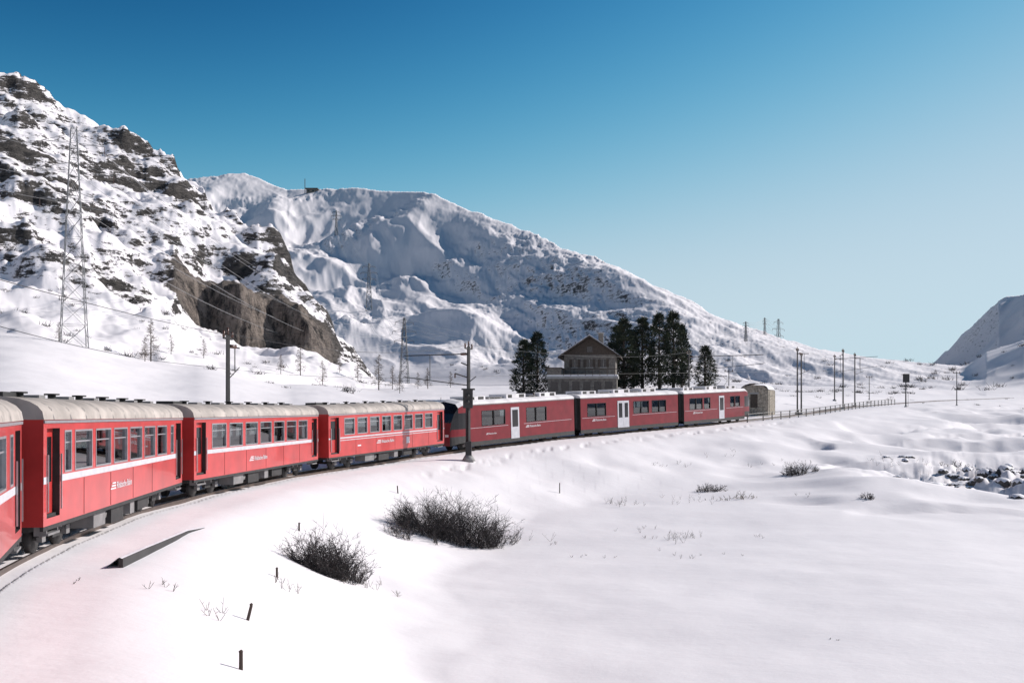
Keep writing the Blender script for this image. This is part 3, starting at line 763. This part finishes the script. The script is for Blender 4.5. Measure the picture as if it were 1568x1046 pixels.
def bare_tree(seed,h):
    rnd=random.Random(seed);mb=MB();mb.beam((0,0,-.3),(0,0,h),h*.018,BARK,5,.015)
    for i in range(46):
        s=.15+.83*i/46;L=h*.27*(1-s)**.8+.15;a=rnd.random()*6.28;b=Vector((0,0,h*s));c=b+Vector((math.cos(a)*L,math.sin(a)*L,-.05*L+rnd.uniform(-.1,.25)*L));mb.beam(b,c,.03,LARCH,3,.01)
        for k in range(9):
            p=b.lerp(c,rnd.uniform(.2,1));q=p+Vector((rnd.gauss(0,1),rnd.gauss(0,1),rnd.gauss(-.2,.8)))*.28*L**.5;mb.beam(p,q,.02,LARCH,3,.008)
    me=mb.obj('tmp');d=me.data;bpy.data.objects.remove(me);return d
lar=[bare_tree(11,6),bare_tree(12,6)]
for u,d,h in ((231,165,7),(222,160,4),(262,172,3.5),(312,180,3.5),(460,195,6),(494,200,5),(520,215,3),(548,215,5),(580,205,7.5),(601,210,5),(612,190,4),(640,230,4),(655,225,5),(690,240,4),(430,188,3.5),(90,150,3)):
    x,y=bx(u,d),d;o=bpy.data.objects.new('bare_larch_tree',lar[u%2]);scene.collection.objects.link(o);s=h/6;o.scale=(s,s,s);o.location=(x,y,tz(x,y));o.rotation_euler=(0,0,u)

def bush(name,cx,cy,rx,ry,h,nst,seed,m=TWIG,thick=.011,rot=0,gap=-.28):
    rnd=random.Random(seed);mb=MB()
    xs=[];
    for i in range(nst):
        a=rnd.random()*6.283;r=rnd.random()**.5;ox,oy=rx*r*math.cos(a),ry*r*math.sin(a)
        x=cx+ox*math.cos(rot)-oy*math.sin(rot);y=cy+ox*math.sin(rot)+oy*math.cos(rot)
        if perlin(np.array([x/1.1]),np.array([y/1.1]),seed)[0]<gap: continue
        xs.append((x,y,r,ox,oy))
    zz=terrain(np.array([q[0] for q in xs]),np.array([q[1] for q in xs]))
    for (x,y,r,ox,oy),z in zip(xs,zz):
        hh=h*(1-.55*r*r)*rnd.uniform(.45,1.1);p=Vector((x,y,z-.08));dv=Vector((rnd.gauss(0,.45)+.45*ox/max(rx,.1),rnd.gauss(0,.45)+.45*oy/max(ry,.1),1)).normalized();n=4
        for k in range(n):
            q=p+dv*hh/n;mb.beam(p,q,thick*(1-.2*k),m,3,thick*(.8-.2*k))
            for t in range(3):
                dd=(dv+Vector((rnd.gauss(0,.7),rnd.gauss(0,.7),rnd.gauss(0,.4)))).normalized();s=p.lerp(q,rnd.random());e_=s+dd*hh*.26*rnd.uniform(.5,1.2);mb.beam(s,e_,thick*.5,m,3,thick*.25)
                if t<2:
                    for w in range(2):
                        d3=(dd+Vector((rnd.gauss(0,.7),rnd.gauss(0,.7),rnd.gauss(.1,.4)))).normalized();mb.beam(s.lerp(e_,.6),s.lerp(e_,.6)+d3*hh*.13,thick*.4,m,3,thick*.2)
            p=q;dv=(dv+Vector((rnd.gauss(0,.25),rnd.gauss(0,.25),-.02))).normalized()
    mb.obj(name)
bush('bare_shrub',bx(503,31),31,1.1,.9,1.55,380,21,gap=-.3)
bush('bare_shrub',bx(700,45.5),45.5,2.7,1.6,2.2,850,22,rot=.3,gap=-.2)
bush('bare_shrub',bx(628,43),43.0,1.2,.8,1.1,130,28,gap=-.1)
bush('bare_shrub',bx(1088,66),66,1.0,.6,.75,80,23,thick=.014)
bush('bare_shrub',bx(1120,62),62,1.6,.5,.6,60,24,m=GRASS,thick=.014)
bush('bare_shrub',bx(1225,72),72,1.3,.7,1.1,150,25,thick=.014)
bush('bare_shrub',bx(1328,60),60,.4,.3,.5,40,26,thick=.014)
bush('bare_shrub',bx(1480,82),82,2.5,1.2,.8,100,27,thick=.014)
mb=MB();rnd=random.Random(5);tp=[]
for (u,v_d,n,sp,h) in ((440,26,8,.22,.4),(560,31,12,.5,.4),(945,60,18,.7,.5),(968,50,5,.5,.3),(1045,47,18,.45,.45),(905,42,5,.5,.22),(1090,42,5,.9,.2),(1050,42,4,.35,.25),(1165,47,3,.15,.22),(245,20,4,.2,.25),(350,19,4,.25,.35),(993,47,4,.15,.25),(845,46,3,.15,.25),(1070,62,14,1.6,.4),(1375,80,26,2.2,.5),(1275,26,2,.1,.12),(1228,62,5,.4,.25),(1010,75,6,.6,.35),(1048,76,6,.6,.35),(1150,80,12,1.6,.4),(785,47,12,.5,.6),(115,20,2,.15,.12)):
    for i in range(n): tp.append((bx(u,v_d)+rnd.gauss(0,sp),v_d+rnd.gauss(0,sp),h))
zz=terrain(np.array([t[0] for t in tp]),np.array([t[1] for t in tp]))
for (x,y,h),z in zip(tp,zz):
    for k in range(3):
        d=Vector((rnd.gauss(0,.5),rnd.gauss(0,.5),1)).normalized();p=Vector((x,y,z-.03));q=p+d*h*rnd.uniform(.4,1);mb.beam(p,q,.006,GRASS if rnd.random()<.6 else TWIG,3,.003);mb.beam(p.lerp(q,.6),p.lerp(q,.6)+Vector((rnd.gauss(0,.3),rnd.gauss(0,.3),.4))*h*.4,.005,TWIG,3,.002)
mb.obj('dry_grass')
mb=MB();rnd=random.Random(9);tp=[]
def sc(n,u0,u1,d0,d1,h):
    for i in range(n):
        d=rnd.uniform(d0,d1);u=rnd.uniform(u0,u1);tp.append((bx(u,d),d,h*rnd.uniform(.5,1.3)))
sc(80,0,560,155,215,1.3);sc(40,1180,1400,230,330,1.6);sc(40,1100,1568,330,520,2.2);sc(40,450,1100,430,620,2.0);sc(30,1380,1568,380,600,3);sc(16,1200,1568,160,230,.7)
zz=terrain(np.array([t[0] for t in tp]),np.array([t[1] for t in tp]))
for (x,y,h),z in zip(tp,zz):
    for k in range(26):
        d=Vector((rnd.gauss(0,.8),rnd.gauss(0,.8),1)).normalized();p=Vector((x+rnd.gauss(0,h*.35),y+rnd.gauss(0,h*.35),z-.1));mb.beam(p,p+d*h*rnd.uniform(.3,.8),h*.03,TWIG,3,h*.01)
mb.obj('distant_shrubs')
def stake(u,d,h,lean=0):
    x,y=bx(u,d),d;z=tz(x,y);e=MB();e.beam((0,0,-.3),(lean,0,h),.035,WOOD,6,.03);e.beam((lean-.02,0,h),(lean+.02,0,h+.03),.03,WOOD,5);o=e.obj('snow_stake');o.location=(x,y,z)
for a in ((369,15.4,.26),(374,19.6,.26,.14),(424,26.5,.22),(458,35,.25),(610,51,.35,-.05),(857,62,.6)): stake(*a)
for i in range(14): stake(362+i*24,80+i*3,1.1 if i%2 else .8,rnd.gauss(0,.08))
mb=MB();kp=[(-8.65,22.0),(-8.85,24.0),(-9.1,26.5),(-9.35,28.6),(-9.4,30.6)]
for i,(a,b) in enumerate(zip(kp,kp[1:])):
    za=tz(*a);zb_=tz(*b)
    v=[];ta=(.20,.18,.13,.07,-.02)
    for p,z,t in ((a,za,ta[i]),(b,zb_,ta[i+1])): v+= [(p[0]+.05,p[1],z-.5),(p[0]+.05,p[1],z+t),(p[0]-.05,p[1],z+t),(p[0]-.05,p[1],z-.5)]
    mb.add(v,[(0,1,5,4),(0,3,2,1),(4,5,6,7),(1,2,6,5)],MAST)  # mast black on the kerb paints in the shade of an undercut edge
    w=[]
    for p,z,t in ((a,za,ta[i]),(b,zb_,ta[i+1])): w+= [(p[0]+.03,p[1],z+t+.004),(p[0]-.04,p[1],z+t+.03),(p[0]-.35,p[1],z-.005)]
    mb.add(w,[(0,1,4,3),(1,2,5,4)],SNOWP,True)
mb.obj('retaining_kerb')
mb=MB();rnd=random.Random(3)
import bmesh
bm=bmesh.new();bmesh.ops.create_icosphere(bm,subdivisions=2,radius=1);bv=[v.co.copy() for v in bm.verts];bf=[[v.index for v in f.verts] for f in bm.faces];bm.free()
RB=mat('boulder_rock',(.10,.09,.085),.9,noise=(2,.5),bump=(4,.8,.1));tp=[]
for i in range(80):
    y=rnd.gauss(76,3.8);tp.append((36+(y-76)*.35+rnd.gauss(1,3.4),y))
zz=terrain(np.array([t[0] for t in tp]),np.array([t[1] for t in tp]))
for (x,y),z in zip(tp,zz):
    s=rnd.uniform(.15,.5);k=[rnd.uniform(.7,1.3) for _ in range(3)];vs=[]
    for v in bv:
        n=1+.28*math.sin(v.x*3+s*20+x)+.2*math.sin(v.y*4+y);vs.append((x+v.x*s*k[0]*n*1.3,y+v.y*s*k[1]*n,z-.05+v.z*s*.55*k[2]*n))
    mb.add(vs,bf,RB)
    mb.add([(p[0],p[1],p[2]+.09) for p in vs],[f for f in bf if sum(bv[q].z for q in f)/3>.25],SNOWP,True)
mb.obj('stream_boulders')

# ------------------------------------------------------------ light, sky, camera
az=math.radians(67);elv=math.radians(30)
sv=Vector((math.sin(az)*math.cos(elv),math.cos(az)*math.cos(elv),math.sin(elv)))
sl=bpy.data.lights.new('sun','SUN');sl.energy=5.0;sl.angle=math.radians(.5);sl.color=(1,.945,.90);so=bpy.data.objects.new('sun',sl);scene.collection.objects.link(so);so.rotation_euler=sv.to_track_quat('Z','Y').to_euler();so.location=(60,20,60)
w=bpy.data.worlds.new('World');scene.world=w;w.use_nodes=True;nt=w.node_tree;bg=nt.nodes['Background']
sk=nt.nodes.new('ShaderNodeTexSky');sk.sky_type='NISHITA';sk.sun_disc=False;sk.sun_elevation=elv;sk.sun_rotation=az;sk.altitude=2200;sk.air_density=1.0;sk.dust_density=.6;sk.ozone_density=1.5
# film-like tone response of the Nishita radiance: power per channel, soft shoulder
sp=nt.nodes.new('ShaderNodeSeparateColor');cb=nt.nodes.new('ShaderNodeCombineColor');nt.links.new(sk.outputs[0],sp.inputs[0])
for ch,(pw,k,c) in enumerate(((5.2,.0098,1.8),(3.9,.0142,1.38),(3.9,.0045,1.2))):
    def mm(op,a,b):
        n=nt.nodes.new('ShaderNodeMath');n.operation=op
        for i,v in enumerate((a,b)):
            if hasattr(v,'links'): nt.links.new(v,n.inputs[i])
            else: n.inputs[i].default_value=v
        return n.outputs[0]
    t=mm('MULTIPLY',mm('POWER',sp.outputs[ch],pw),k)
    t=mm('DIVIDE',t,mm('ADD',mm('MULTIPLY',t,c),1.0))
    nt.links.new(mm('MULTIPLY',t,10.0),cb.inputs[ch])
nt.links.new(cb.outputs[0],bg.inputs[0]);bg.inputs[1].default_value=.10
cam=bpy.data.cameras.new('camera');cam.sensor_width=36;cam.lens=F/1568*36;cam.shift_y=(HZ-522.5)/1568;cam.clip_end=14000;cam.clip_start=.1
co=bpy.data.objects.new('camera',cam);scene.collection.objects.link(co);co.rotation_euler=(math.pi/2,0,0);scene.camera=co
scene.view_settings.view_transform='Standard';scene.view_settings.look='None';scene.view_settings.exposure=0
